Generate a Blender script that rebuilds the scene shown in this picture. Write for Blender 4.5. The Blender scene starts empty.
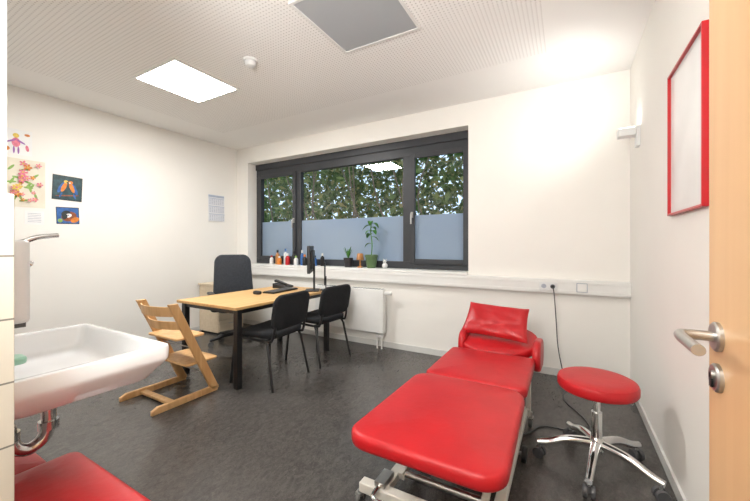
import bpy, math, random
from mathutils import Vector, Matrix
random.seed(7)
R=math.radians
COL=bpy.context.scene.collection
bpy.context.scene.view_settings.view_transform='Standard'
# ------------------------------------------------------------ materials
def newmat(name):
    m=bpy.data.materials.new(name); m.use_nodes=True
    return m,m.node_tree,m.node_tree.nodes['Principled BSDF']
def mat(name,col,rough=.5,metal=0,var=.06,scale=12,bump=0,bscale=80,spec=.5,emit=0,coat=0):
    m,nt,b=newmat(name)
    tc=nt.nodes.new('ShaderNodeTexCoord'); n=nt.nodes.new('ShaderNodeTexNoise'); n.inputs['Scale'].default_value=scale
    n.inputs['Detail'].default_value=4
    nt.links.new(tc.outputs['Object'],n.inputs['Vector'])
    r=nt.nodes.new('ShaderNodeValToRGB'); r.color_ramp.elements[0].position=.3; r.color_ramp.elements[1].position=.7
    r.color_ramp.elements[0].color=(*[c*(1-var) for c in col],1); r.color_ramp.elements[1].color=(*[min(1,c*(1+var)) for c in col],1)
    nt.links.new(n.outputs['Fac'],r.inputs['Fac']); nt.links.new(r.outputs['Color'],b.inputs['Base Color'])
    b.inputs['Roughness'].default_value=rough; b.inputs['Metallic'].default_value=metal
    b.inputs['Specular IOR Level'].default_value=spec
    b.inputs['Coat Weight'].default_value=coat
    if emit:
        b.inputs['Emission Strength'].default_value=emit; nt.links.new(r.outputs['Color'],b.inputs['Emission Color'])
    if bump:
        n2=nt.nodes.new('ShaderNodeTexNoise'); n2.inputs['Scale'].default_value=bscale; n2.inputs['Detail'].default_value=3
        nt.links.new(tc.outputs['Object'],n2.inputs['Vector'])
        bp=nt.nodes.new('ShaderNodeBump'); bp.inputs['Strength'].default_value=bump; bp.inputs['Distance'].default_value=.01
        nt.links.new(n2.outputs['Fac'],bp.inputs['Height']); nt.links.new(bp.outputs['Normal'],b.inputs['Normal'])
    return m
def wood(name,c1,c2,axis=1,rough=.45,sc=1.0):
    m,nt,b=newmat(name)
    tc=nt.nodes.new('ShaderNodeTexCoord'); mp=nt.nodes.new('ShaderNodeMapping')
    s=[22*sc]*3; s[axis]=1.2*sc; mp.inputs['Scale'].default_value=s
    nt.links.new(tc.outputs['Object'],mp.inputs['Vector'])
    n=nt.nodes.new('ShaderNodeTexNoise'); n.inputs['Scale'].default_value=1.3; n.inputs['Detail'].default_value=6; n.inputs['Distortion'].default_value=.6
    nt.links.new(mp.outputs[0],n.inputs['Vector'])
    r=nt.nodes.new('ShaderNodeValToRGB'); r.color_ramp.elements[0].position=.32; r.color_ramp.elements[1].position=.68
    r.color_ramp.elements[0].color=(*c1,1); r.color_ramp.elements[1].color=(*c2,1)
    nt.links.new(n.outputs['Fac'],r.inputs['Fac']); nt.links.new(r.outputs['Color'],b.inputs['Base Color'])
    b.inputs['Roughness'].default_value=rough
    return m
class NB:
    def __init__(s,nt): s.nt=nt
    def m(s,op,a,b=None,c=None):
        n=s.nt.nodes.new('ShaderNodeMath'); n.operation=op
        for i,v in enumerate((a,b,c)):
            if v is None: continue
            if isinstance(v,(int,float)): n.inputs[i].default_value=v
            else: s.nt.links.new(v,n.inputs[i])
        return n.outputs[0]
    def mix(s,f,a,b):
        n=s.nt.nodes.new('ShaderNodeMix'); n.data_type='RGBA'
        if isinstance(f,(int,float)): n.inputs[0].default_value=f
        else: s.nt.links.new(f,n.inputs[0])
        for i,v in ((6,a),(7,b)):
            if isinstance(v,tuple): n.inputs[i].default_value=(*v,1)
            else: s.nt.links.new(v,n.inputs[i])
        return n.outputs[2]
def pos(nt):
    g=nt.nodes.new('ShaderNodeNewGeometry'); s=nt.nodes.new('ShaderNodeSeparateXYZ'); nt.links.new(g.outputs['Position'],s.inputs[0]); return g,s

WALL=mat('wall_paint',(.88,.86,.815),.75,var=.012,scale=2,bump=.05,bscale=160,spec=.3)
WHITE=mat('white_lacquer',(.80,.80,.78),.35,var=.02)
BASEB=mat('baseboard_grey',(.68,.68,.66),.5,var=.03)
RED=mat('red_vinyl',(.50,.010,.015),.40,var=.08,scale=5,bump=.16,bscale=22,spec=.45)
REDP=mat('red_pillow_vinyl',(.48,.010,.015),.36,var=.10,scale=6,bump=.6,bscale=10,spec=.5)
REDF=mat('red_frame_paint',(.46,.006,.012),.3,var=.05)
CHROME=mat('chrome',(.82,.82,.82),.12,1,var=.03)
STEEL=mat('brushed_steel',(.50,.49,.47),.34,1,var=.06,scale=30)
DCHROME=mat('aged_chrome',(.55,.55,.54),.16,1,var=.08)
CREAM=mat('cream_powdercoat',(.70,.68,.62),.35,var=.03)
BLACK=mat('black_plastic',(.012,.012,.013),.45,var=.1)
BMET=mat('black_metal',(.010,.010,.011),.35,var=.1)
FABRIC=mat('black_fabric',(.014,.015,.017),.9,var=.25,scale=60,bump=.3,bscale=300,spec=.3)
GFAB=mat('charcoal_mesh',(.030,.034,.042),.85,var=.25,scale=60,bump=.3,bscale=250)
GREYP=mat('grey_rubber',(.10,.10,.10),.6,var=.1)
CASTG=mat('smoky_caster',(.075,.075,.08),.25,var=.1)
ANTH=mat('anthracite_frame',(.038,.041,.047),.4,var=.08)
CERAM=mat('white_ceramic',(.78,.79,.80),.10,var=.01,coat=.5)
PLAST=mat('white_plastic',(.75,.76,.76),.3,var=.02)
DESKW=wood('oak_desk',(.54,.30,.11),(.72,.46,.20),1)
BEECH=wood('beech_wood',(.60,.33,.13),(.76,.48,.23),2,sc=.8)
DOORW=wood('door_veneer',(.56,.33,.165),(.63,.395,.21),2,.4,.5)
PEDW=wood('pedestal_wood',(.66,.54,.38),(.74,.62,.46),1)
PAPER=mat('paper',(.86,.86,.85),.8,var=.02)
PAPERC=mat('cream_paper',(.80,.75,.62),.8,var=.05)
PRINTB=mat('print_blue',(.03,.12,.36),.5,var=.3,scale=30)
PRINTD=mat('print_dark',(.02,.03,.03),.5,var=.3,scale=30)
ORANGE=mat('orange_print',(.70,.22,.03),.5,var=.2,scale=40)
PINK=mat('pink_print',(.72,.20,.28),.6,var=.2,scale=40)
GREENP=mat('green_print',(.25,.42,.10),.6,var=.2,scale=40)
YEL=mat('yellow_print',(.76,.55,.10),.6,var=.2,scale=40)
PURP=mat('purple_print',(.32,.12,.40),.6,var=.2,scale=40)
GREY=mat('grey_print',(.42,.45,.52),.6,var=.1,scale=40)
BROWN=mat('brown_print',(.28,.08,.03),.6,var=.4,scale=60)
LEAF=mat('leaf_green',(.06,.22,.025),.45,var=.35,scale=14)
POTG=mat('green_pot',(.12,.20,.09),.35,var=.15)
POTD=mat('dark_pot',(.03,.028,.03),.4,var=.2)
SOIL=mat('soil',(.03,.018,.01),.9,var=.4,scale=60)
AMBER=mat('amber_wood',(.45,.20,.06),.4,var=.2)
CABLE=mat('grey_cable',(.06,.06,.065),.5,var=.05)
SCREEN=mat('dark_screen',(.01,.012,.018),.15,var=.1)
TRAYG=mat('pale_green_plastic',(.30,.55,.42),.3,var=.05)

def ceiling_mat():
    m,nt,b=newmat('perforated_ceiling'); N=NB(nt); g,s=pos(nt)
    P=.026
    fx=N.m('SUBTRACT',N.m('FRACT',N.m('DIVIDE',s.outputs[0],P)),.5)
    fy=N.m('SUBTRACT',N.m('FRACT',N.m('DIVIDE',s.outputs[1],P)),.5)
    d=N.m('SQRT',N.m('ADD',N.m('MULTIPLY',fx,fx),N.m('MULTIPLY',fy,fy)))
    dot=N.m('LESS_THAN',d,.19)
    k=N.m('MULTIPLY',N.m('GREATER_THAN',s.outputs[0],-4.03),N.m('LESS_THAN',s.outputs[0],-.128))
    k=N.m('MULTIPLY',k,N.m('LESS_THAN',s.outputs[1],2.97))
    f=N.m('MULTIPLY',dot,k)
    col=N.mix(f,(.90,.89,.87),(.58,.565,.545))
    nt.links.new(col,b.inputs['Base Color']); b.inputs['Roughness'].default_value=.85
    return m
def floor_mat():
    m,nt,b=newmat('grey_linoleum'); N=NB(nt); g,s=pos(nt)
    mp=nt.nodes.new('ShaderNodeMapping'); mp.inputs['Scale'].default_value=(1,.55,1); mp.inputs['Rotation'].default_value=(0,0,.2); nt.links.new(g.outputs['Position'],mp.inputs[0])
    def noise(sc,det,dis=0):
        n=nt.nodes.new('ShaderNodeTexNoise'); n.inputs['Scale'].default_value=sc; n.inputs['Detail'].default_value=det; n.inputs['Distortion'].default_value=dis
        nt.links.new(mp.outputs[0],n.inputs['Vector']); return n.outputs['Fac']
    def ramp(f,a,b_,c1,c2):
        r=nt.nodes.new('ShaderNodeValToRGB'); e=r.color_ramp.elements; e[0].position=a; e[1].position=b_; e[0].color=(*c1,1); e[1].color=(*c2,1)
        nt.links.new(f,r.inputs['Fac']); return r.outputs['Color']
    c1=ramp(noise(22,8,1.6),.34,.68,(.063,.058,.054),(.096,.089,.083))
    f2=N.m('MULTIPLY',N.m('GREATER_THAN',noise(100,6,1.6),.58),.32)
    col=N.mix(f2,c1,(.16,.142,.126))
    f3=N.m('MULTIPLY',N.m('LESS_THAN',noise(80,6,2.0),.42),.38)
    col=N.mix(f3,col,(.032,.030,.029))
    nt.links.new(col,b.inputs['Base Color'])
    b.inputs['Roughness'].default_value=.26
    bp=nt.nodes.new('ShaderNodeBump'); bp.inputs['Strength'].default_value=.07; bp.inputs['Distance'].default_value=.003
    nt.links.new(noise(70,3),bp.inputs['Height']); nt.links.new(bp.outputs[0],b.inputs['Normal'])
    return m
def tile_mat():
    m,nt,b=newmat('cream_tiles'); N=NB(nt); g,s=pos(nt)
    z=N.m('FRACT',N.m('DIVIDE',N.m('SUBTRACT',s.outputs[2],.149),.149))
    y=N.m('FRACT',N.m('DIVIDE',N.m('SUBTRACT',s.outputs[1],.285),.149))
    f=N.m('MAXIMUM',N.m('LESS_THAN',z,.03),N.m('LESS_THAN',y,.02))
    col=N.mix(f,(.56,.53,.455),(.16,.15,.13)); nt.links.new(col,b.inputs['Base Color'])
    r=N.m('ADD',N.m('MULTIPLY',f,.6),.2); nt.links.new(r,b.inputs['Roughness']); return m
def glass_mat():
    m,nt,b=newmat('window_glass'); nt.nodes.remove(b); out=nt.nodes['Material Output']
    t=nt.nodes.new('ShaderNodeBsdfTransparent'); t.inputs[0].default_value=(.93,.96,.96,1)
    g=nt.nodes.new('ShaderNodeBsdfGlossy'); g.inputs['Roughness'].default_value=.02
    mx=nt.nodes.new('ShaderNodeMixShader'); mx.inputs[0].default_value=.08
    nt.links.new(t.outputs[0],mx.inputs[1]); nt.links.new(g.outputs[0],mx.inputs[2])
    nt.links.new(mx.outputs[0],out.inputs[0]); return m
def frost_mat():
    m,nt,b=newmat('frosted_film'); nt.nodes.remove(b); out=nt.nodes['Material Output']; N=NB(nt); g,s=pos(nt)
    n=nt.nodes.new('ShaderNodeTexNoise'); n.inputs['Scale'].default_value=1.2; nt.links.new(g.outputs['Position'],n.inputs['Vector'])
    col=N.mix(n.outputs['Fac'],(.42,.55,.76),(.64,.74,.87))
    d=nt.nodes.new('ShaderNodeBsdfDiffuse'); t=nt.nodes.new('ShaderNodeBsdfTranslucent')
    nt.links.new(col,d.inputs[0]); nt.links.new(col,t.inputs[0])
    mx=nt.nodes.new('ShaderNodeMixShader'); mx.inputs[0].default_value=.6
    nt.links.new(d.outputs[0],mx.inputs[1]); nt.links.new(t.outputs[0],mx.inputs[2])
    gl=nt.nodes.new('ShaderNodeBsdfGlossy'); gl.inputs['Roughness'].default_value=.15
    m2=nt.nodes.new('ShaderNodeMixShader'); m2.inputs[0].default_value=.05
    nt.links.new(mx.outputs[0],m2.inputs[1]); nt.links.new(gl.outputs[0],m2.inputs[2])
    nt.links.new(m2.outputs[0],out.inputs[0]); return m
def emit_mat(name,col,st):
    m,nt,b=newmat(name); b.inputs['Base Color'].default_value=(*col,1)
    b.inputs['Emission Color'].default_value=(*col,1); b.inputs['Emission Strength'].default_value=st; return m
def leafout_mat():
    m,nt,b=newmat('hedge_leaves')
    g=nt.nodes.new('ShaderNodeNewGeometry'); r=nt.nodes.new('ShaderNodeValToRGB')
    e=r.color_ramp.elements; e[0].color=(.065,.12,.035,1); e[1].color=(.50,.42,.16,1); e[1].position=1
    x=e.new(.5); x.color=(.14,.23,.065,1); x=e.new(.85); x.color=(.29,.36,.11,1)
    nt.links.new(g.outputs['Random Per Island'],r.inputs['Fac']); nt.links.new(r.outputs['Color'],b.inputs['Base Color'])
    b.inputs['Roughness'].default_value=.6; b.inputs['Specular IOR Level'].default_value=.15
    out=nt.nodes['Material Output']; t=nt.nodes.new('ShaderNodeBsdfTranslucent'); nt.links.new(r.outputs['Color'],t.inputs[0])
    mx=nt.nodes.new('ShaderNodeMixShader'); mx.inputs[0].default_value=.4; nt.links.new(b.outputs[0],mx.inputs[1]); nt.links.new(t.outputs[0],mx.inputs[2]); nt.links.new(mx.outputs[0],out.inputs[0])
    return m
CEIL=ceiling_mat(); FLOOR=floor_mat(); TILE=tile_mat(); GLASS=glass_mat(); FROST=frost_mat()
PANEL_ON=emit_mat('lit_diffuser',(1,.985,.96),58)
PANEL_FILL=emit_mat('fill_diffuser',(1,.985,.96),17)
PANEL_OFF=mat('unlit_diffuser',(.42,.44,.46),.3,var=.02,scale=2)
LAMPW=emit_mat('lamp_face',(1,.97,.9),20)

# ------------------------------------------------------------ mesh builder
def catmull(pts,n=6):
    P=[Vector(p) for p in pts]
    if len(P)<3: return P
    out=[]
    for i in range(len(P)-1):
        p0=P[max(i-1,0)];p1=P[i];p2=P[i+1];p3=P[min(i+2,len(P)-1)]
        for k in range(n):
            t=k/n
            out.append(.5*((2*p1)+(-p0+p2)*t+(2*p0-5*p1+4*p2-p3)*t*t+(-p0+3*p1-3*p2+p3)*t**3))
    out.append(P[-1]); return out
class M:
    def __init__(s): s.v=[];s.f=[];s.mi=[];s.mats=[];s.T=Matrix()
    def add(s,vs,fs,m):
        if m not in s.mats: s.mats.append(m)
        k=s.mats.index(m); o=len(s.v)
        s.v+=[s.T@Vector(v) for v in vs]; s.f+=[tuple(i+o for i in f) for f in fs]; s.mi+=[k]*len(fs); return s
    def box(s,c,d,m,rot=None):
        c=Vector(c); h=[x/2 for x in d]; vs=[]
        for x in(-1,1):
            for y in(-1,1):
                for z in(-1,1):
                    p=Vector((x*h[0],y*h[1],z*h[2]))
                    if rot: p=rot@p
                    vs.append(c+p)
        return s.add(vs,[(0,1,3,2),(4,6,7,5),(0,4,5,1),(2,3,7,6),(0,2,6,4),(1,5,7,3)],m)
    def bx(s,x0,x1,y0,y1,z0,z1,m): return s.box(((x0+x1)/2,(y0+y1)/2,(z0+z1)/2),(x1-x0,y1-y0,z1-z0),m)
    def tube(s,pts,r,m,seg=12,smooth=True,flat=None):
        P=catmull(pts) if smooth else [Vector(p) for p in pts]
        n=len(P); vs=[];fs=[]
        t=(P[1]-P[0]).normalized(); a=Vector((0,0,1)) if abs(t.z)<.9 else Vector((1,0,0))
        u=t.cross(a).normalized()
        for i in range(n):
            t=(P[min(i+1,n-1)]-P[max(i-1,0)]).normalized()
            u=(u-t*u.dot(t)).normalized(); w=t.cross(u)
            rr=r[0]+(r[1]-r[0])*i/(n-1) if isinstance(r,tuple) else r
            for k in range(seg):
                an=2*math.pi*k/seg
                vs.append(P[i]+u*math.cos(an)*rr+w*math.sin(an)*rr*(flat or 1))
        for i in range(n-1):
            for k in range(seg):
                k2=(k+1)%seg; fs.append((i*seg+k,i*seg+k2,(i+1)*seg+k2,(i+1)*seg+k))
        fs.append(tuple(reversed(range(seg)))); fs.append(tuple((n-1)*seg+k for k in range(seg)))
        return s.add(vs,fs,m)
    def cyl(s,a,b,r,m,seg=20): return s.tube([a,b],r,m,seg,False)
    def lathe(s,prof,c,m,seg=28,axis=None):
        c=Vector(c); vs=[];fs=[]; n=len(prof)
        q=Vector((0,0,1)).rotation_difference(Vector(axis)) if axis else None
        for (r,z) in prof:
            for k in range(seg):
                a=2*math.pi*k/seg; p=Vector((r*math.cos(a),r*math.sin(a),z))
                if q: p=q@p
                vs.append(c+p)
        for i in range(n-1):
            for k in range(seg):
                k2=(k+1)%seg; fs.append((i*seg+k,i*seg+k2,(i+1)*seg+k2,(i+1)*seg+k))
        fs.append(tuple(reversed(range(seg)))); fs.append(tuple((n-1)*seg+k for k in range(seg)))
        return s.add(vs,fs,m)
    def ball(s,c,r,m,sz=1,seg=16):
        pr=[(max(1e-4,r*math.sin(math.pi*i/8)),-r*sz*math.cos(math.pi*i/8)) for i in range(9)]
        return s.lathe(pr,c,m,seg)
    def outline(s,w,l,c,n=7):
        pts=[]
        for (sx,sy,a0) in((1,1,0),(-1,1,90),(-1,-1,180),(1,-1,270)):
            for k in range(n+1):
                a=R(a0+90*k/n); pts.append((sx*(w/2-c)+c*math.cos(a),sy*(l/2-c)+c*math.sin(a)))
        return pts
    def pad(s,c,w,l,h,cor,e,m,fn=None,crown=0,rings=6):
        """rounded cushion, c=centre of its underside"""
        c=Vector(c); loops=[]
        for k in range(4): a=R(90*k/3); loops.append((e*(1-math.sin(a)),e*(1-math.cos(a))))
        up=[(i,h-z) for i,z in reversed(loops)]
        L=[(min(w,l)/2*.7,0)]+loops+up
        ins=min(w,l)/2
        for k in range(1,rings): 
            q=k/rings; L.append((e+(ins-e)*q*.98,h+crown*math.sin(q*math.pi/2)))
        vs=[];n=None;fs=[]
        for (ins_,z) in L:
            ww=max(w-2*ins_,.004); ll=max(l-2*ins_,.004); cc=max(min(cor-ins_,ww/2-.001,ll/2-.001),.001)
            o=s.outline(ww,ll,cc); n=len(o)
            for x,y in o:
                p=Vector((x,y,z))
                if fn: p=Vector(fn(p))
                vs.append(c+p)
        for i in range(len(L)-1):
            for k in range(n):
                k2=(k+1)%n; fs.append((i*n+k,i*n+k2,(i+1)*n+k2,(i+1)*n+k))
        fs.append(tuple(reversed(range(n)))); fs.append(tuple((len(L)-1)*n+k for k in range(n)))
        return s.add(vs,fs,m)
    def prism(s,pts,d,m):
        d=Vector(d); n=len(pts); vs=[Vector(p) for p in pts]+[Vector(p)+d for p in pts]
        fs=[tuple(range(n)),tuple(reversed(range(n,2*n)))]+[(i,i+n,(i+1)%n+n,(i+1)%n) for i in range(n)]
        return s.add(vs,fs,m)
    def done(s,name,parent=None,bevel=0,label=None,cat=None,kind=None,group=None,loc=None,rot=None,ang=38,subs=0):
        me=bpy.data.meshes.new(name); 
        me.from_pydata([tuple(v) for v in s.v],[],s.f); 
        for m in s.mats: me.materials.append(m)
        me.polygons.foreach_set('material_index',s.mi); me.update()
        import bmesh
        bm=bmesh.new(); bm.from_mesh(me); bmesh.ops.recalc_face_normals(bm,faces=bm.faces); bm.to_mesh(me); bm.free()
        me.shade_smooth(); me.set_sharp_from_angle(angle=R(ang))
        o=bpy.data.objects.new(name,me); COL.objects.link(o)
        if parent: o.parent=parent
        if loc: o.location=loc
        if rot: o.rotation_euler=rot
        if bevel:
            b=o.modifiers.new('bevel','BEVEL'); b.width=bevel; b.segments=2; b.limit_method='ANGLE'; b.angle_limit=R(40)
        tag(o,label,cat,kind,group); return o
def tag(o,label=None,cat=None,kind=None,group=None):
    if label:o['label']=label
    if cat:o['category']=cat
    if kind:o['kind']=kind
    if group:o['group']=group
def thing(name,label,cat,loc,rz=0,group=None):
    e=bpy.data.objects.new(name,None); COL.objects.link(e); e.empty_display_size=.1
    e.location=loc; e.rotation_euler=(0,0,R(rz)); tag(e,label,cat,None,group); return e
def dup(e,loc,rz=None):
    c=e.copy(); COL.objects.link(c); c.location=loc
    if rz is not None: c.rotation_euler=(0,0,R(rz))
    def rec(a,b):
        for ch in list(a.children):
            k=ch.copy(); COL.objects.link(k); k.parent=b; rec(ch,k)
    rec(e,c); return c

# ------------------------------------------------------------ room
XL,XR,YB,H=-4.55,.472,3.6,2.725
YF=-1.2; WY=3.77; SY=.268
wx0,wx1,wz0,wz1=-4.30,-.905,.934,2.486
M().bx(XL-.15,XR+.15,YF-.15,YB+.25,-.12,0,FLOOR).done('floor',kind='structure')
M().bx(XL-.15,XR+.15,YF-.15,YB+.25,H,H+.12,CEIL).done('ceiling',kind='structure')
M().bx(XL-.15,XL,YF,YB+.25,0,H,WALL).done('wall_left',kind='structure')
M().bx(XR,XR+.15,YF,YB+.25,0,H,WALL).done('wall_right',kind='structure')
w=M(); w.bx(XL,wx0,YB,YB+.25,0,H,WALL); w.bx(wx1,XR,YB,YB+.25,0,H,WALL)
w.bx(wx0,wx1,YB,YB+.25,0,wz0-.029,WALL); w.bx(wx0,wx1,YB,YB+.25,wz1,H,WALL); w.done('wall_back',kind='structure')
M().bx(XL,XR,YF-.15,YF,0,H,WALL).done('wall_front',kind='structure')
M().bx(XL,-1.15,YF,SY,0,H,WALL).done('wall_entry',kind='structure')
M().bx(-1.15,-1.14,YF,SY+.011,0,1.341,TILE).done('trim_1',kind='structure',bevel=.002)
M().bx(wx0,wx1,YB-.045,WY,wz0-.029,wz0,WHITE).done('trim_2',kind='structure',bevel=.004)
w=M(); w.bx(XL,XR,YB-.06,YB,.775,.903,WHITE); w.bx(XL,XR,YB-.064,YB-.06,.785,.81,WHITE); w.bx(XL,XR,YB-.064,YB-.06,.868,.893,WHITE)
w.done('trim_3',kind='structure',bevel=.003)
M().bx(XL,XR-.012,YB-.012,YB,0,.065,BASEB).done('baseboard_back',kind='structure')
M().bx(XR-.012,XR,YF,YB-.012,0,.065,BASEB).done('baseboard_right',kind='structure')
M().bx(XL,XL+.012,SY,YB-.012,0,.065,BASEB).done('baseboard_left',kind='structure')
# window
win=thing('window_1',None,None,(0,WY,0)); win['kind']='structure'
f=M(); D0,D1=0,.07
f.bx(wx0,wx1,D0,D1,wz1-.20,wz1,ANTH)
f.bx(wx0,wx1,D0-.02,D0,wz1-.09,wz1,ANTH)
f.bx(wx0,wx1,D0,D1,wz0,wz0+.085,ANTH)
for a,b in((wx0,-4.20),(-3.50,-3.38),(-1.74,-1.60),(-.98,wx1)): f.bx(a,b,D0,D1,wz0+.085,wz1-.20,ANTH)
f.done('frame',win,bevel=.004)
def sash(a,b,hx):
    s=M(); z0,z1=wz0+.06,wz1-.175
    s.bx(a-.03,a+.03,-.022,0,z0,z1,ANTH); s.bx(b-.03,b+.03,-.022,0,z0,z1,ANTH)
    s.bx(a+.03,b-.03,-.022,0,z0,z0+.06,ANTH); s.bx(a+.03,b-.03,-.022,0,z1-.06,z1,ANTH)
    o=s.done('sash',win,bevel=.004)
    h=M(); h.box((hx,-.028,1.58),(.028,.012,.07),STEEL); h.cyl((hx,-.03,1.59),(hx,-.06,1.59),.009,STEEL); h.tube([(hx,-.06,1.59),(hx,-.062,1.54),(hx,-.062,1.47)],.009,STEEL)
    h.done('handle',win)
sash(-4.21,-3.49,-3.49); sash(-1.61,-.97,-1.61)
for a,b in((-4.20,-3.50),(-3.38,-1.74),(-1.60,-.98)):
    M().add([(a,.038,wz0+.085),(b,.038,wz0+.085),(b,.038,wz1-.20),(a,.038,wz1-.20)],[(0,1,2,3)],GLASS).done('glass_pane',win)
    M().add([(a,.030,wz0+.085),(b,.030,wz0+.085),(b,.030,1.578),(a,.030,1.578)],[(0,1,2,3)],FROST).done('frosted_film',win)
# door
dr=thing('door_1',None,None,(.265,.0,0)); dr['kind']='structure'
M().bx(-.02,.02,.0,.91,.01,2.1,DOORW).done('leaf',dr,bevel=.002)
h=M(); hy=.858
h.lathe([(.027,0),(.027,.006),(.024,.009)],(-.02,hy,1.05),STEEL,axis=(-1,0,0))
h.tube([(-.028,hy,1.05),(-.060,hy,1.05),(-.074,hy-.004,1.05),(-.079,hy-.02,1.05),(-.080,hy-.05,1.05),(-.080,hy-.125,1.05)],.0095,STEEL,16)
h.done('handle',dr)
h=M(); h.lathe([(.026,0),(.026,.006),(.023,.009)],(-.02,hy,.974),STEEL,axis=(-1,0,0)); h.box((-.031,hy,.97),(.004,.009,.026),BMET); h.cyl((-.029,hy,.979),(-.033,hy,.979),.008,STEEL); h.done('lock_plate',dr)
w=M(); w.bx(.43,XR,-.12,-.02,0,2.16,WHITE); w.done('trim_4',kind='structure')

# ------------------------------------------------------------ ceiling fittings
def panel(loc,pm,label):
    e=thing('ceiling_light_panel',label,'ceiling lamp',loc)
    f=M()
    for sx in(-1,1): f.box((sx*.305,0,-.006),(.022,.632,.012),WHITE); f.box((0,sx*.305,-.006),(.588,.022,.012),WHITE)
    f.done('frame',e,bevel=.002)
    M().box((0,0,-.005),(.588,.588,.006),pm).done('diffuser',e)
panel((-3.06,1.885,H),PANEL_ON,'square recessed ceiling light panel, switched on and glowing white')
panel((-1.19,1.88,H),PANEL_OFF,'square recessed ceiling light panel, switched off, grey diffuser')
panel((-.35,-.5,H),PANEL_FILL,'added fill light panel on the ceiling, out of view behind the camera')  # unseen panel, added only to brighten the front of the room
e=thing('smoke_detector','round white smoke detector on the perforated ceiling','smoke detector',(-2.24,1.90,H))
M().lathe([(.056,0),(.056,-.012),(.050,-.016)],(0,0,0),PLAST).done('base',e)
M().lathe([(.040,-.016),(.042,-.03),(.036,-.050),(.02,-.057),(.005,-.058)],(0,0,0),PLAST).done('sensor_head',e)
# wall lamp
e=thing('wall_lamp','small boxy white wall uplight with bracket near the corner','wall lamp',(XR,3.17,2.04))
M().box((-.012,0,-.01),(.024,.08,.15),PLAST).done('mounting_plate',e,bevel=.003)
M().tube([(-.012,0,-.01),(-.04,0,.0),(-.055,0,.02)],.010,PLAST).done('arm',e)
M().box((-.080,0,.026),(.11,.09,.060),PLAST).done('lamp_head',e,bevel=.005)
M().box((-.080,0,.0575),(.09,.07,.003),LAMPW).done('bulb',e)
ld=bpy.data.lights.new('lamp_glow','SPOT'); ld.energy=14; ld.spot_size=R(175); ld.spot_blend=1; ld.shadow_soft_size=.12; ld.color=(1,.98,.95)
lo=bpy.data.objects.new('lamp_glow',ld); COL.objects.link(lo); lo.location=(-.26,-.14,.10)
lo.rotation_euler=Vector((-.6,.3,.45)).to_track_quat('-Z','Y').to_euler(); lo.parent=e
# fill light added behind the camera, out of view, bounced off the ceiling
ld=bpy.data.lights.new('fill_uplight','AREA'); ld.shape='DISK'; ld.size=.5; ld.energy=70; ld.color=(1,.99,.97)
lo=bpy.data.objects.new('fill_uplight',ld); COL.objects.link(lo); lo.location=(-.55,-.45,1.75); lo.rotation_euler=Vector((-.9,.75,.85)).to_track_quat('-Z','Y').to_euler()

# framed poster
e=thing('framed_poster','glazed poster with pale print in a thin red frame','picture frame',(XR,2.0,1.723))
f=M(); 
for s_ in(-1,1): f.box((-.012,s_*.2505,0),(.022,.011,.71),REDF); f.box((-.012,0,s_*.3495),(.022,.490,.011),REDF)
f.done('frame',e,bevel=.002)
M().bx(-.010,-.004,-.245,.245,-.344,.344,mat('poster_print',(.78,.785,.785),.25,var=.05,scale=4)).done('print',e)

# ------------------------------------------------------------ papers on left wall
def paper(name,label,cat,y0,y1,z0,z1,base,deco,tilt=0):
    m=M(); yc,zc=(y0+y1)/2,(z0+z1)/2; w,h=y1-y0,z1-z0
    m.box((.001,0,0),(.002,w,h),base)
    i=0
    for d in deco:
        i+=1; x=.0022+i*.00015
        if d[0]=='r': _,a,b,ww,hh,mm=d; m.add([(x,a*w-ww*w/2,b*h-hh*h/2),(x,a*w+ww*w/2,b*h-hh*h/2),(x,a*w+ww*w/2,b*h+hh*h/2),(x,a*w-ww*w/2,b*h+hh*h/2)],[(0,1,2,3)],mm)
        else:
            _,a,b,rx,ry,an,mm=d; n=14; pts=[]
            for k in range(n):
                t=2*math.pi*k/n; p=(rx*math.cos(t),ry*math.sin(t)); ca,sa=math.cos(R(an)),math.sin(R(an))
                pts.append((x,a*w+p[0]*ca-p[1]*sa,b*h+p[0]*sa+p[1]*ca))
            m.add(pts,[tuple(range(n))],mm)
    return m.done(name,label=label,cat=cat,loc=(XL+.0005,yc,zc),rot=(R(tilt),0,0))
fl=[]
for i in range(16): fl.append(('e',random.uniform(-.4,.4),random.uniform(-.42,.42),.035,.010,random.uniform(0,180),GREENP))
for i in range(24):
    a,b=random.uniform(-.42,.42),random.uniform(-.44,.44); mm=random.choice([PINK,PINK,YEL,ORANGE,PINK]); s=random.uniform(.012,.026)
    for k in range(5):
        t=k*72; fl.append(('e',a+math.cos(R(t))*s*.8/.278,b+math.sin(R(t))*s*.8/.46,s*.6,s*.35,t,mm))
    fl.append(('e',a,b,s*.35,s*.35,0,YEL if mm is not YEL else PINK))
paper('flower_collage','colourful paper collage of pink and green flowers taped to the wall','drawing',1.05,1.328,1.585,2.045,PAPERC,fl)
paper('child_drawing','child drawing of a figure in pink, yellow and purple','drawing',1.03,1.233,2.08,2.32,PAPER,
 [('e',-.05,.25,.022,.022,0,YEL),('e',-.05,-.02,.03,.045,0,PINK),('e',-.2,.02,.035,.008,30,PURP),('e',.12,.02,.035,.008,-30,PURP),('e',-.12,-.32,.007,.035,0,PURP),('e',.03,-.32,.007,.035,0,PURP),('e',.33,.33,.02,.012,0,ORANGE),('e',.33,-.2,.012,.03,10,PINK),('e',-.35,-.3,.02,.02,0,ORANGE)])
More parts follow.
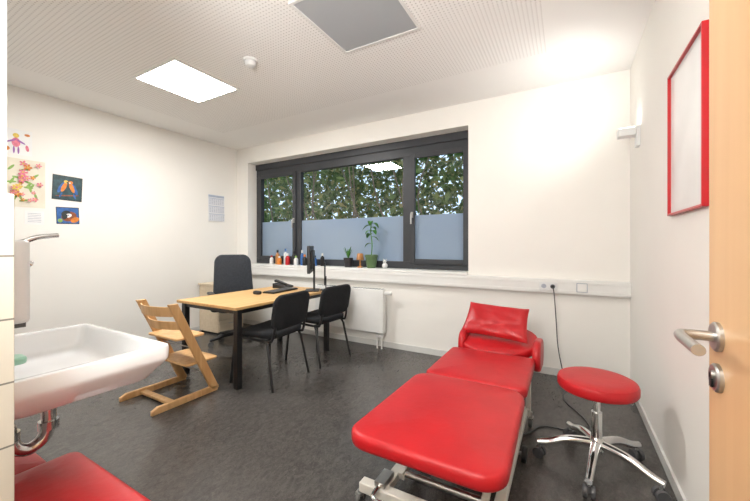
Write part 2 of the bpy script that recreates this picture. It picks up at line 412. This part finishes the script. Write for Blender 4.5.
paper('bird_photo','glossy dark print of two orange and blue parrots','photo print',1.381,1.626,1.685,1.94,PRINTD,
 [('r',0,0,.94,.92,mat('bird_bg',(.02,.06,.07),.4,var=.5,scale=25)),
  ('e',0,-.30,.10,.006,8,BROWN),
  ('e',-.20,.02,.065,.020,65,PRINTB),('e',-.12,.04,.055,.018,70,ORANGE),('e',-.06,.26,.018,.016,0,YEL),('e',-.02,.24,.008,.006,-30,PRINTD),('e',-.22,-.30,.03,.008,70,PRINTB),
  ('e',.22,.0,.065,.020,115,PRINTB),('e',.14,.04,.055,.018,110,ORANGE),('e',.10,.25,.018,.016,0,ORANGE),('e',.06,.23,.008,.006,30,PAPER),('e',.24,-.30,.03,.008,110,PRINTB)],-2)
paper('animal_photo','small print of an animal face in brown and white','photo print',1.412,1.60,1.44,1.615,PRINTD,
 [('r',0,0,.94,.92,PRINTB),('e',.05,-.05,.065,.05,20,BROWN),('e',-.08,.10,.04,.034,30,PRINTD),('e',.02,.0,.030,.020,20,PAPER),('e',.01,.03,.006,.006,0,PRINTD),('e',-.14,-.06,.022,.030,-20,PRINTD),('e',.30,-.25,.04,.026,30,ORANGE),('e',-.34,-.30,.02,.02,0,GREENP)],2)
paper('note_sheet','white note sheet with faint lines of print','paper',1.18,1.32,1.42,1.555,PAPER,[('r',0,.3-.12*i,.7,.03,GREY) for i in range(6)])
LB=mat('pale_blue_print',(.42,.48,.60),.6,var=.05)
cal=[('r',0,.44,.96,.08,LB)]
for r in range(3):
    cal.append(('r',0,.245-.29*r,.96,.27,mat('calendar_tint_%d'%r,(.72,.74,.79),.6,var=.02)))
    cal.append(('r',0,.36-.29*r,.96,.02,LB))
    for c in range(7):
        for k in range(4): cal.append(('r',-.39+.13*c,.31-.29*r-.052*k,.06,.020,GREY))
paper('wall_calendar','pale blue-white three-month wall calendar with date grid','calendar',3.10,3.37,1.565,1.965,PAPER,cal)

# ------------------------------------------------------------ outlets on the trunking
e=thing('wall_socket','white double power socket on the cable trunking','socket',(-.15,YB-.064,.838))
M().box((0,-.004,0),(.15,.008,.078),PLAST).done('cover',e,bevel=.003)
for x in(-.037,.037): M().lathe([(.021,0),(.021,.003),(.017,.003),(.017,.0012)],(x,-.008,0),GREY,axis=(0,-1,0)).done('socket_insert',e)
e=thing('wall_switch','single white switch on the cable trunking','switch',(.118,YB-.064,.838))
M().box((0,-.004,0),(.085,.008,.082),GREY).done('cover',e,bevel=.003)
M().box((0,-.010,0),(.072,.005,.070),WHITE).done('rocker',e,bevel=.002)
e=thing('power_cable','grey power cable plugged into the socket, running along the floor','cable',(-.113,YB-.09,.838))
M().lathe([(.018,0),(.018,.02),(.010,.035)],(0,.014,0),BLACK,axis=(0,-1,0)).done('plug',e)
b=Vector((-.113,YB-.09,.838)); pts=[(-.113,3.49,.835),(-.10,3.475,.78),(-.085,3.49,.55),(-.07,3.50,.30),(-.03,3.47,.08),(.0,3.35,.008),(-.02,3.05,.006),(.10,2.80,.006),(.13,2.62,.006),(.02,2.56,.006),(-.14,2.53,.006),(-.20,2.42,.006),(-.26,2.34,.006)]
M().tube([Vector(p)-b for p in pts],.0045,CABLE,8).done('cord',e)

# ------------------------------------------------------------ radiator
e=thing('radiator','white flat panel radiator under the window trunking','radiator',(-2.35,3.50,0))
m=M(); m.bx(-.5,.5,-.045,.03,.19,.70,WHITE); m.bx(-.3,-.27,.03,.085,.5,.54,WHITE); m.bx(.27,.3,.03,.085,.5,.54,WHITE); m.done('panel',e,bevel=.006)
m=M()
for i in range(24): m.bx(-.48+i*.041,-.48+i*.041+.018,-.03,.02,.70,.704,GREYP)
m.done('top_grille',e)
m=M(); 
for x in(.40,.46): m.tube([(x,0,.19),(x,0,.14),(x,0,.05),(x,0,.0)],.009,WHITE)
m.box((.43,0,.15),(.09,.035,.03),WHITE); m.done('pipe',e)
m=M(); m.tube([(.5,-.01,.66),(.53,-.01,.66)],.017,WHITE,smooth=False); m.lathe([(.018,0),(.022,.02),(.021,.06),(.012,.068)],(.53,-.01,.66),WHITE,axis=(1,0,0)); m.done('thermostat',e)

# ------------------------------------------------------------ treatment couch
e=thing('treatment_couch','red vinyl height-adjustable treatment couch with raised head section','treatment couch',(-.492,2.10,0))
T=.42
def ff(p):
    x,y,z=p; return (x*(1.02-.06*y),y,z)
M().pad((-.018,-.485,T-.068),.635,.83,.068,.10,.024,RED,crown=.012,fn=ff).done('foot_cushion',e)
M().pad((0,.245,T-.065),.60,.62,.065,.05,.022,RED,crown=.012).done('middle_cushion',e)
rot=Matrix.Translation((0,.575,T-.045))@Matrix.Rotation(R(12),4,'X')
m=M(); m.T=rot; m.pad((0,.25,-.02),.60,.50,.065,.22,.022,RED,crown=.008); m.done('head_cushion',e)
def arm(sx,xx,yy,L):
    m=M(); m.T=Matrix.Translation((sx*xx,yy,T-.02))@Matrix.Rotation(R(90),4,'Y')@Matrix.Rotation(R(-8),4,'Z')
    m.pad((0,0,-.028),.22,L,.056,.10,.022,RED); m.done('arm_cushion',e)
arm(1,.305,.72,.40); arm(-1,.255,.80,.34)
m=M()
for x in(-.22,.22): m.box((x,-.15,T-.085),(.03,1.35,.035),CREAM)
for y in(-.75,-.1,.45): m.box((0,y,T-.085),(.44,.03,.03),CREAM)
m.done('upper_frame',e,bevel=.004)
m=M()
for x in(-.24,.24): m.box((x,-.17,.095),(.045,1.15,.04),CREAM)
m.box((0,-.74,.095),(.70,.05,.045),CREAM); m.box((0,.40,.095),(.56,.05,.045),CREAM)
m.done('base_frame',e,bevel=.005)
m=M()
for x in(-.19,.19):
    m.box((x,-.35,.22),(.028,.62,.04),CREAM,Matrix.Rotation(R(18),3,'X')); m.box((x,.22,.22),(.028,.62,.04),CREAM,Matrix.Rotation(R(18),3,'X'))
m.cyl((-.2,-.62,.13),(.2,-.62,.13),.016,STEEL); m.cyl((-.2,-.06,.31),(.2,-.06,.31),.016,STEEL)
m.done('lift_arm',e,bevel=.003)
for x in(.265,-.265): M().box((x,.42,.22),(.03,.05,.26),CREAM).done('support_post',e,bevel=.004)
m=M(); m.tube([(0,-.6,.15),(0,-.15,.28)],.03,STEEL,smooth=False); m.box((0,-.55,.15),(.1,.14,.08),GREYP); m.done('lift_motor',e)
for (x,y) in((-.35,-.74),(.35,-.74),(-.28,.40),(.28,.40)):
    m=M(); m.cyl((x,y,.03),(x,y,.10),.012,STEEL); m.lathe([(.012,-.011),(.032,-.011),(.035,-.006),(.035,.006),(.032,.011),(.012,.011)],(x,y-.012,.035),GREYP,axis=(1,0,0))
    m.box((x,y-.004,.062),(.034,.05,.012),STEEL); m.done('caster',e)
m=M()
m.lathe([(.01,-.012),(.042,-.012),(.045,-.006),(.045,.006),(.042,.012),(.01,.012)],(.285,-.03,.045),BLACK,axis=(1,0,0)); m.cyl((.24,-.03,.045),(.29,-.03,.045),.01,STEEL); m.done('transport_wheel',e)
m=M(); m.tube([(-.25,-.72,.12),(-.25,-.80,.12),(-.22,-.83,.12),(-.12,-.83,.12)],.012,CHROME); m.box((-.25,-.70,.125),(.05,.10,.03),STEEL); m.done('foot_pedal_bar',e)
# pillow : flat, angular leather cushion with pinched corners and creases
m=M(); NX,NY=34,20; W_,L_,TH=.50,.29,.09
for side in(1,-1):
    vs=[];fs=[]
    for j in range(NY+1):
        for i in range(NX+1):
            u=2*i/NX-1; v=2*j/NY-1
            ed=(1-abs(u)**5)*(1-abs(v)**4)
            z=side*TH/2*max(0,ed)**.45
            if side>0: z+=ed*(.004*math.sin(8*u+4*v)-.007*math.exp(-((v+.35-.3*u)/.12)**2)-.005*math.exp(-((v-.4+.35*u)/.10)**2))
            x=u*W_/2*(1-.05*(1-abs(v)**2)*abs(u)**3)*(1-.05*v); y=v*L_/2*(1-.07*(1-u*u)*abs(v)**3)
            vs.append((x,y,z+TH/2))
    for j in range(NY):
        for i in range(NX):
            a=j*(NX+1)+i; q=(a,a+1,a+NX+2,a+NX+1); fs.append(q if side>0 else q[::-1])
    m.add(vs,fs,REDP)
m.done('pillow',label='red vinyl pillow propped on the head of the treatment couch',cat='pillow',loc=(-.505,2.93,.573),rot=(R(53),R(2),R(-4)),ang=60)

# ------------------------------------------------------------ star base / casters
def caster(parent,x,y,ang,r=.028,cm=None):
    cm=cm or GREYP
    m=M(); d=Vector((math.cos(ang),math.sin(ang),0)); c=Vector((x,y,r)); h=r*.33
    for s_ in(-.55*r,.55*r): m.lathe([(.004,-h),(r*.92,-h),(r,-h*.5),(r,h*.5),(r*.92,h),(.004,h)],c+d*s_,cm,18,axis=tuple(d))
    m.box((x,y,r+.012),(.020,.020,.034),cm); m.cyl((x,y,r+.02),(x,y,r+.05),.007,STEEL); m.done('caster',parent)
def star(parent,Rr,a0,mt,zh=.13,zt=.078,rad=(.02,.013),cr=.028,cm=None):
    m=M(); m.lathe([(.030,zt-.005),(.038,zt),(.038,zh+.02),(.028,zh+.035)],(0,0,0),mt)
    for k in range(5):
        a=R(a0+72*k); c,s_=math.cos(a),math.sin(a)
        m.tube([(c*.02,s_*.02,zh),(c*Rr*.5,s_*Rr*.5,zh-.008),(c*Rr*.85,s_*Rr*.85,zt+.012),(c*(Rr+.014),s_*(Rr+.014),zt+.002)],rad,mt)
    m.done('star_base',parent)
    for k in range(5):
        a=R(a0+72*k); caster(parent,math.cos(a)*Rr,math.sin(a)*Rr,a+1.1+k*.6,cr,cm)
e=thing('swivel_stool','round red swivel stool with chrome five-star base on casters','stool',(.142,2.207,0))
star(e,.282,188,CHROME,rad=(.025,.017),cr=.031,cm=CASTG,zt=.085,zh=.14)
M().cyl((0,0,.15),(0,0,.31),.026,CHROME).done('gas_lift_sleeve',e)
M().cyl((0,0,.30),(0,0,.44),.017,CHROME).done('column',e)
m=M(); m.lathe([(.06,.415),(.06,.425),(.17,.429),(.178,.433)],(0,0,0),BLACK); m.tube([(.03,0,.417),(.1,-.05,.417),(.15,-.07,.412)],.005,CHROME); m.done('seat_plate',e)
M().lathe([(.165,.430),(.183,.434),(.190,.446),(.190,.474),(.184,.489),(.168,.497),(.12,.501),(.05,.502),(.002,.502)],(0,0,0),RED,48).done('seat',e)

# ------------------------------------------------------------ desk
e=thing('desk','office desk with oak-look top and black square metal legs','desk',(-2.80,2.54,0))
hx,hy_=.42,.67
M().box((0,0,.6875),(2*hx,2*hy_,.025),DESKW).done('desktop',e,bevel=.003)
m=M()
for x in(-hx+.05,hx-.05): m.box((x,0,.655),(.035,2*hy_-.16,.04),BMET)
for y in(-hy_+.06,hy_-.06): m.box((0,y,.655),(2*hx-.14,.035,.04),BMET)
m.done('under_frame',e,bevel=.002)
for x in(-hx+.05,hx-.05):
    for y in(-hy_+.06,hy_-.06): M().box((x,y,.3375),(.05,.05,.675),BMET).done('leg',e,bevel=.003)
ZD=.70
e=thing('computer_monitor','black flat computer monitor on a stand, seen from its edge','monitor',(-2.54,3.00,ZD),0)
ang=Matrix.Rotation(R(35),4,'Z')
m=M(); m.T=ang; m.box((0,0,.36),(.032,.48,.30),BLACK); m.box((.024,0,.36),(.024,.30,.20),BLACK); m.done('housing',e,bevel=.006)
m=M(); m.T=ang; m.box((-.0165,0,.362),(.002,.465,.28),SCREEN); m.done('screen',e)
m=M(); m.T=ang; m.pad((0.02,0,0),.16,.22,.012,.03,.004,BLACK); m.box((.04,0,.16),(.02,.06,.30),BLACK); m.done('stand',e,bevel=.002)
e=thing('tablet_screen','slim dark tablet screen standing on the desk','tablet',(-2.43,3.12,ZD),35)
m=M(); m.box((0,0,.19),(.012,.16,.26),BLACK); m.done('housing',e,bevel=.004)
m=M(); m.box((.0,0,.006),(.10,.10,.012),BLACK); m.box((.012,0,.08),(.012,.04,.16),BLACK); m.done('stand',e,bevel=.002)
m=M(); m.box((0,0,.008),(.15,.42,.016),BLACK)
for r in range(5):
    for k in range(15): m.box((-.055+r*.027,-.19+k*.027,.018),(.022,.022,.006),GREYP)
m.done('keyboard',label='black computer keyboard lying on the desk',cat='keyboard',loc=(-2.80,2.80,ZD),rot=(0,0,R(6)))
m=M(); m.pad((0,0,0),.10,.06,.035,.028,.014,BLACK,crown=.004); m.done('computer_mouse',label='black computer mouse beside the keyboard',cat='computer mouse',loc=(-2.84,2.50,ZD))
e=thing('desk_phone','black desk telephone with handset','telephone',(-3.02,3.06,ZD),15)
m=M(); m.prism([(-.09,-.1,0),(.09,-.1,0),(.09,-.1,.02),(-.09,-.1,.06)],(0,.19,0),BLACK); m.done('body',e,bevel=.004)
m=M(); m.tube([(-.07,-.075,.085),(-.04,-.075,.088),(.05,-.075,.06),(.085,-.075,.045)],.016,BLACK); m.done('handset',e)

# ------------------------------------------------------------ visitor chairs
GR='black stacking chairs at the desk'
e=thing('visitor_chair','black upholstered stacking chair with tubular metal frame at the desk','chair',(-2.37,2.25,0),95,GR)
def sf(p): x,y,z=p; return (x,y,z+.018*(x/.22)**2-.012*max(0,(y-.12)/.1)**2)
M().pad((0,.02,.405),.47,.45,.055,.09,.022,FABRIC,fn=sf,crown=.010).done('seat',e)
def bf(p):
    x,y,z=p; return (x,-z+.0-.16*(.23**2-x*x)*1.2*1.0,y)
m=M(); m.T=Matrix.Translation((0,-.205,.648))@Matrix.Rotation(R(10),4,'X')
m.pad((0,0,0),.48,.31,.045,.085,.018,FABRIC,fn=bf,crown=.008); m.done('backrest',e)
for sx in(-1,1):
    M().tube([(sx*.215,.20,.41),(sx*.225,.215,.36),(sx*.245,.245,.0)],.012,BMET,smooth=False).done('leg',e)
    M().tube([(sx*.215,-.13,.41),(sx*.225,-.16,.36),(sx*.25,-.235,.0)],.012,BMET,smooth=False).done('leg',e)
m=M()
for sx in(-1,1):
    m.tube([(sx*.215,.20,.41),(sx*.215,-.14,.40),(sx*.212,-.20,.43),(sx*.20,-.225,.56),(sx*.19,-.24,.62)],.012,BMET)
m.cyl((-.215,.14,.40),(.215,.14,.40),.010,BMET); m.cyl((-.215,-.12,.40),(.215,-.12,.40),.010,BMET)
m.done('frame',e)
c2=dup(e,(-2.34,2.90,0),88); 

# ------------------------------------------------------------ office chair
e=thing('office_chair','high-backed charcoal office swivel chair behind the desk','office chair',(-3.60,2.85,0),-118)
star(e,.31,10,BLACK,zh=.12,zt=.075,rad=(.024,.016),cr=.031)
M().cyl((0,0,.14),(0,0,.42),.025,BLACK).done('column',e)
M().pad((0,.02,.42),.50,.48,.08,.12,.03,GFAB,crown=.012).done('seat',e)
def ob(p): x,y,z=p; return (x*(1-.12*max(0,y)/.3),-z-.10*(.25**2-x*x)+.03*math.cos(y*6),y)
m=M(); m.T=Matrix.Translation((0,-.24,.81))@Matrix.Rotation(R(8),4,'X')
m.pad((0,0,0),.49,.58,.06,.10,.025,GFAB,fn=ob,crown=.008); m.done('backrest',e)
M().tube([(0,-.02,.40),(0,-.24,.39),(0,-.33,.48),(0,-.34,.75)],.022,BLACK).done('back_support',e)
for sx in(-1,1):
    m=M(); m.tube([(sx*.2,.02,.42),(sx*.29,.02,.43),(sx*.30,.0,.55),(sx*.30,0,.62)],.014,BLACK); m.pad((sx*.30,.02,.615),.07,.24,.03,.03,.012,BLACK); m.done('armrest',e)

# ------------------------------------------------------------ pedestal cabinet
e=thing('drawer_pedestal','narrow light wood drawer pedestal standing by the wall','cabinet',(-4.27,3.13,0))
m=M(); m.bx(-.22,.18,-.20,.20,.03,.66,PEDW); m.bx(-.235,.21,-.215,.215,.66,.685,PEDW); m.bx(-.2,.15,-.18,.18,0,.03,BLACK); m.done('body',e,bevel=.003)
for i in range(4):
    d=M(); z0=.045+i*.153; d.bx(.181,.20,-.195,.195,z0,z0+.145,PEDW); o=d.done('drawer',e,bevel=.003)
    M().tube([(.20,-.05,z0+.10),(.222,-.045,z0+.10),(.222,.045,z0+.10),(.20,.05,z0+.10)],.004,STEEL,8,False).done('handle',o)

# ------------------------------------------------------------ wooden high chair
e=thing('wooden_high_chair','adjustable beech wood child high chair facing the desk','high chair',(-2.80,1.58,0))
for sx in(-1,1):
    x=sx*.225
    m=M(); t=.028
    yb,yt=.235,-.125
    m.prism([(x-t/2,yb-.035,0.02),(x-t/2,yb+.035,0.02),(x-t/2,yt+.045,.775),(x-t/2,yt-.025,.775)],(t,0,0),BEECH); m.done('side_post',e,bevel=.004)
    m=M(); m.prism([(x-t/2,-.265,0),(x-t/2,.255,0),(x-t/2,.265,.045),(x-t/2,-.22,.05),(x-t/2,-.265,.03)],(t,0,0),BEECH); m.done('floor_rail',e,bevel=.004)
def ypost(z): return .235+(-.125-.235)*(z-.02)/.755
def bs(z,h):
    m=M(); n=10; vs=[];fs=[]
    for i in range(n+1):
        x=-.213+.426*i/n; yy=ypost(z)-.005-.06*(1-(x/.213)**2)
        for (dy,dz) in((0,-h/2),(-.012,-h/2),(-.012-.01,h/2),(-.01,h/2)): vs.append((x,yy+dy,z+dz))
    for i in range(n):
        for k in range(4): k2=(k+1)%4; fs.append((i*4+k,i*4+k2,i*4+4+k2,i*4+4+k))
    fs+=[(3,2,1,0),tuple(n*4+k for k in range(4))]
    m.add(vs,fs,BEECH); m.done('back_slat',e,bevel=.002)
bs(.715,.075); bs(.60,.065)
m=M(); z=.48; m.pad((0,ypost(z)+.03,z),.424,.24,.018,.03,.006,BEECH); m.done('seat',e)
m=M(); z=.26; m.pad((0,ypost(z)+.02,z),.424,.28,.018,.03,.006,BEECH); m.done('footrest',e)
m=M(); m.box((0,-.10,.022),(.426,.05,.02),BEECH); m.done('cross_bar',e,bevel=.003)
for z in(.40,.17): M().cyl((-.213,ypost(z),z),(.213,ypost(z),z),.005,STEEL).done('tie_rod',e)

# ------------------------------------------------------------ sink
SX=-1.64
e=thing('washbasin','white rectangular ceramic washbasin mounted on the wall','washbasin',(SX,SY,.85))
m=M(); W,L=.705,.462; 
loops=[(.13,-.128),(.065,-.126),(.050,-.119),(.006,-.060),(.001,-.050),(0,-.043),(0,-.006),(.002,-.001),(.006,0)]
inner=[(.028,0),(.033,-.003),(.038,-.015),(.052,-.07),(.075,-.094),(.13,-.103),(.19,-.106)]
vs=[];n=None;fs=[];L2=loops+inner
for k,(i_,z) in enumerate(L2):
    ww,ll=W-2*i_,L-2*i_; cc=max(.004,min(.026+i_*.12,ww/2-.002,ll/2-.002)); o=m.outline(ww,ll,cc); n=len(o)
    for x,y in o: vs.append((x,L/2+y+(.016 if k>=len(loops) else 0),z))
for i in range(len(L2)-1):
    for k in range(n): k2=(k+1)%n; fs.append((i*n+k,i*n+k2,(i+1)*n+k2,(i+1)*n+k))
fs.append(tuple(reversed(range(n)))); fs.append(tuple((len(L2)-1)*n+k for k in range(n)))
m.add(vs,fs,CERAM); m.done('basin',e,ang=50)
M().lathe([(.022,0),(.022,.003),(.015,.003)],(0,L/2+.018,-.105),CHROME).done('drain',e)
m=M(); dy=.22
m.tube([(0,dy,-.12),(0,dy,-.20),(0,dy,-.28),(.0,dy-.015,-.325),(0,dy-.05,-.345),(0,dy-.085,-.325),(0,dy-.10,-.28),(0,dy-.105,-.25),(0,dy-.13,-.225),(0,.0,-.22)],.021,DCHROME,16)
m.cyl((0,dy,-.12),(0,dy,-.17),.034,DCHROME); m.cyl((0,dy,-.265),(0,dy,-.295),.029,DCHROME); m.cyl((0,dy-.102,-.265),(0,dy-.102,-.295),.029,DCHROME)
m.lathe([(.04,0),(.038,.008),(.024,.012)],(0,0.002,-.22),DCHROME,axis=(0,1,0)); m.done('trap',e)
e=thing('wall_faucet','chrome wall faucet with long lever above the washbasin','faucet',(SX,SY,1.20))
m=M(); m.cyl((-.075,0,0),(-.075,.05,0),.022,CHROME); m.cyl((.075,0,0),(.075,.05,0),.022,CHROME); m.cyl((-.09,.055,0),(.09,.055,0),.022,CHROME); m.done('body',e)
m=M(); m.tube([(0,.055,-.01),(0,.09,-.03),(0,.14,-.03),(0,.175,-.05)],.011,CHROME); m.done('spout',e)
m=M(); m.cyl((0,.055,.015),(0,.055,.05),.02,CHROME); m.tube([(0,.05,.045),(0,.13,.026),(0,.19,.047),(0,.247,.056)],(.010,.008),DCHROME); m.done('lever',e)
e=thing('soap_dispenser','white wall-mounted soap dispenser beside the faucet','soap dispenser',(-1.455,SY,.985))
M().pad((0,.058,0),.085,.116,.25,.025,.01,PLAST).done('body',e)
m=M(); m.box((0,.09,-.008),(.02,.04,.016),GREYP); m.done('nozzle',e)
m=M(); m.pad((0,0,0),.07,.09,.022,.02,.006,TRAYG); m.done('soap_dish',label='small pale green soap dish on the washbasin rim',cat='soap dish',loc=(-1.50,.345,.85))
for (x0,x1,y0,y1,zt,lab) in((-1.62,-.92,.29,.565,.45,'low bench with red vinyl padded seat beside the washbasin'),(-2.25,-1.66,.31,.50,.42,'red vinyl padded stool under the washbasin')):
    e=thing('padded_bench',lab,'bench',((x0+x1)/2,(y0+y1)/2,0))
    w,l=x1-x0,y1-y0
    M().pad((0,0,zt-.06),w,l,.06,.04,.018,RED,crown=.006).done('seat',e)
    for sx in(-1,1):
        for sy in(-1,1): M().cyl((sx*(w/2-.05),sy*(l/2-.05),0),(sx*(w/2-.05),sy*(l/2-.05),zt-.06),.014,STEEL).done('leg',e)

# ------------------------------------------------------------ window sill objects
SZ=wz0
e=thing('potted_plant','tall leafy houseplant in a green glazed pot on the sill','potted plant',(-2.12,3.655,SZ))
M().lathe([(.052,0),(.058,.01),(.075,.13),(.082,.14),(.082,.165),(.073,.165),(.070,.14)],(0,0,0),POTG).done('pot',e)
M().lathe([(.071,.140),(.071,.150),(.02,.154)],(0,0,0),SOIL).done('soil',e)
m=M(); m.tube([(0,0,.14),(.01,0,.3),(-.01,.0,.45),(.0,0,.56)],.006,LEAF); 
def leaf(m,base,d,L,w,mt,droop=.5):
    base=Vector(base); d=Vector(d).normalized(); side=d.cross(Vector((0,0,1))).normalized(); vs=[];fs=[]; n=7
    for i in range(n+1):
        t=i/n; ww=w*math.sin(math.pi*min(1,t*.96+.04))**.7*.5; c=base+d*L*t+Vector((0,0,-droop*L*t*t))
        vs+= [c-side*ww+Vector((0,0,ww*.3)),c,c+side*ww+Vector((0,0,ww*.3))]
    for i in range(n):
        for k in(0,1): fs.append((i*3+k,i*3+k+1,i*3+k+4,i*3+k+3))
    m.add(vs,fs,mt)
m.done('stem',e)
m=M()
for (z,a,L,w) in((.30,200,.10,.06),(.38,20,.11,.06),(.42,140,.12,.07),(.46,-40,.12,.07),(.50,80,.10,.06),(.52,215,.13,.08),(.55,-10,.12,.08),(.57,120,.11,.07),(.57,280,.10,.06),(.45,250,.11,.06)):
    leaf(m,(0,0,z),(math.cos(R(a)),math.sin(R(a))*.6,.45),L,w,LEAF,.9)
m.done('foliage',e)
e=thing('potted_plant','small spiky plant in a dark pot on the sill','potted plant',(-2.466,3.655,SZ))
M().lathe([(.045,0),(.05,.01),(.062,.10),(.062,.12),(.056,.12),(.054,.10)],(0,0,0),POTD).done('pot',e)
m=M()
for i in range(9): a=i*40+10; leaf(m,(0,0,.10),(math.cos(R(a)),math.sin(R(a))*.7,1.5+random.random()*2.2),.14+.10*random.random(),.018,LEAF,.2)
m.done('foliage',e)
e=thing('candle_lantern','small amber wooden lantern ornament on the sill','lantern',(-2.285,3.655,SZ))
m=M(); m.lathe([(.035,0),(.037,.012),(.012,.02),(.010,.09),(.012,.095)],(0,0,0),AMBER); m.done('base',e)
M().lathe([(.045,.095),(.05,.10),(.038,.17),(.03,.18)],(0,0,0),AMBER).done('lamp_shade',e)
m=M(); m.ball((0,0,.035),.035,WHITE); m.ball((0,-.005,.085),.023,WHITE); m.ball((-.02,0,.11),.008,WHITE); m.ball((.02,0,.11),.008,WHITE); m.done('porcelain_figurine',label='tiny white porcelain figurine on the sill',cat='figurine',loc=(-1.93,3.655,SZ))
specs=[(-3.82,.028,.13,PLAST,REDF),(-3.74,.030,.21,AMBER,BLACK),(-3.66,.032,.12,ORANGE,PLAST),(-3.58,.026,.23,PLAST,PRINTB),(-3.50,.034,.16,REDF,PLAST),(-3.42,.028,.20,BLACK,BLACK),(-3.34,.032,.13,PLAST,GREENP),(-3.26,.026,.21,PRINTB,PLAST),(-3.18,.032,.15,BLACK,ORANGE),(-3.09,.028,.18,PLAST,REDF),(-3.0,.030,.14,PRINTB,BLACK),(-2.90,.028,.17,BLACK,PLAST)]
CN={PLAST:'white',REDF:'red',AMBER:'amber',BLACK:'black',ORANGE:'orange',PRINTB:'blue',GREENP:'green'}
for i,(x,r,h,c1,c2) in enumerate(specs):
    e=thing('bottle','small %s bottle with %s cap on the window sill'%(CN[c1],CN[c2]),'bottle',(x,3.63+.04*(i%2),SZ),0,'small bottles on the window sill')
    M().lathe([(r*.9,0),(r,.005),(r,h*.62),(r*.8,h*.72),(r*.4,h*.8),(r*.4,h*.84)],(0,0,0),c1,16).done('body',e)
    M().lathe([(r*.5,h*.82),(r*.5,h),(r*.4,h+.003)],(0,0,0),c2,16).done('cap',e)

# ------------------------------------------------------------ outside
M().bx(-14,8,YB+.25,16,-.3,-.2,mat('outside_ground',(.06,.07,.03),.9,var=.4,scale=3)).done('ground',kind='structure')
LO=leafout_mat(); vs=[];fs=[]
m=M()
for i in range(25000):
    x=random.uniform(-8.5,.6); z=.6+random.random()**1.1*3.2; y=5.1+random.uniform(0,1.4)
    c=Vector((x,y,z)); q=Matrix.Rotation(random.uniform(0,6.28),3,'Z')@Matrix.Rotation(random.uniform(-1.2,1.2),3,'X')@Matrix.Rotation(random.uniform(0,6.28),3,'Y')
    l=random.uniform(.05,.10); w_=l*.5; o=len(vs)
    vs+=[c+q@Vector(p) for p in((0,0,-l),(w_,.01,-.1*l),(0,0,l),(-w_,.01,-.1*l))]; fs.append((o,o+1,o+2,o+3))
m.add(vs,fs,LO)
BR=mat('bark',(.18,.13,.085),.9,var=.3,scale=20)
for i in range(26):
    x=-8+i*.34+random.uniform(-.2,.2); m.tube([(x,5.1,-.2),(x+.1,5.1,1.0),(x-.1+random.uniform(-.4,.4),5.05,2.0),(x+random.uniform(-.7,.7),5.0,3.5)],(.022,.008),BR,6)
m.done('hedge',label='dense leafy green and yellowing hedge outside the window',cat='hedge',kind='stuff')

# ------------------------------------------------------------ world
wd=bpy.data.worlds.new('world'); bpy.context.scene.world=wd; wd.use_nodes=True; nt=wd.node_tree; bg=nt.nodes['Background']
bg.inputs[0].default_value=(.64,.80,1,1); bg.inputs[1].default_value=1.9
# ------------------------------------------------------------ camera
cd=bpy.data.cameras.new('camera'); co=bpy.data.objects.new('camera',cd); COL.objects.link(co)
co.location=(0,0,1.22); co.rotation_euler=(R(90),0,R(29.5)); cd.sensor_width=36; cd.lens=16.27; cd.shift_y=-5.5/750; cd.clip_start=.02
bpy.context.scene.camera=co
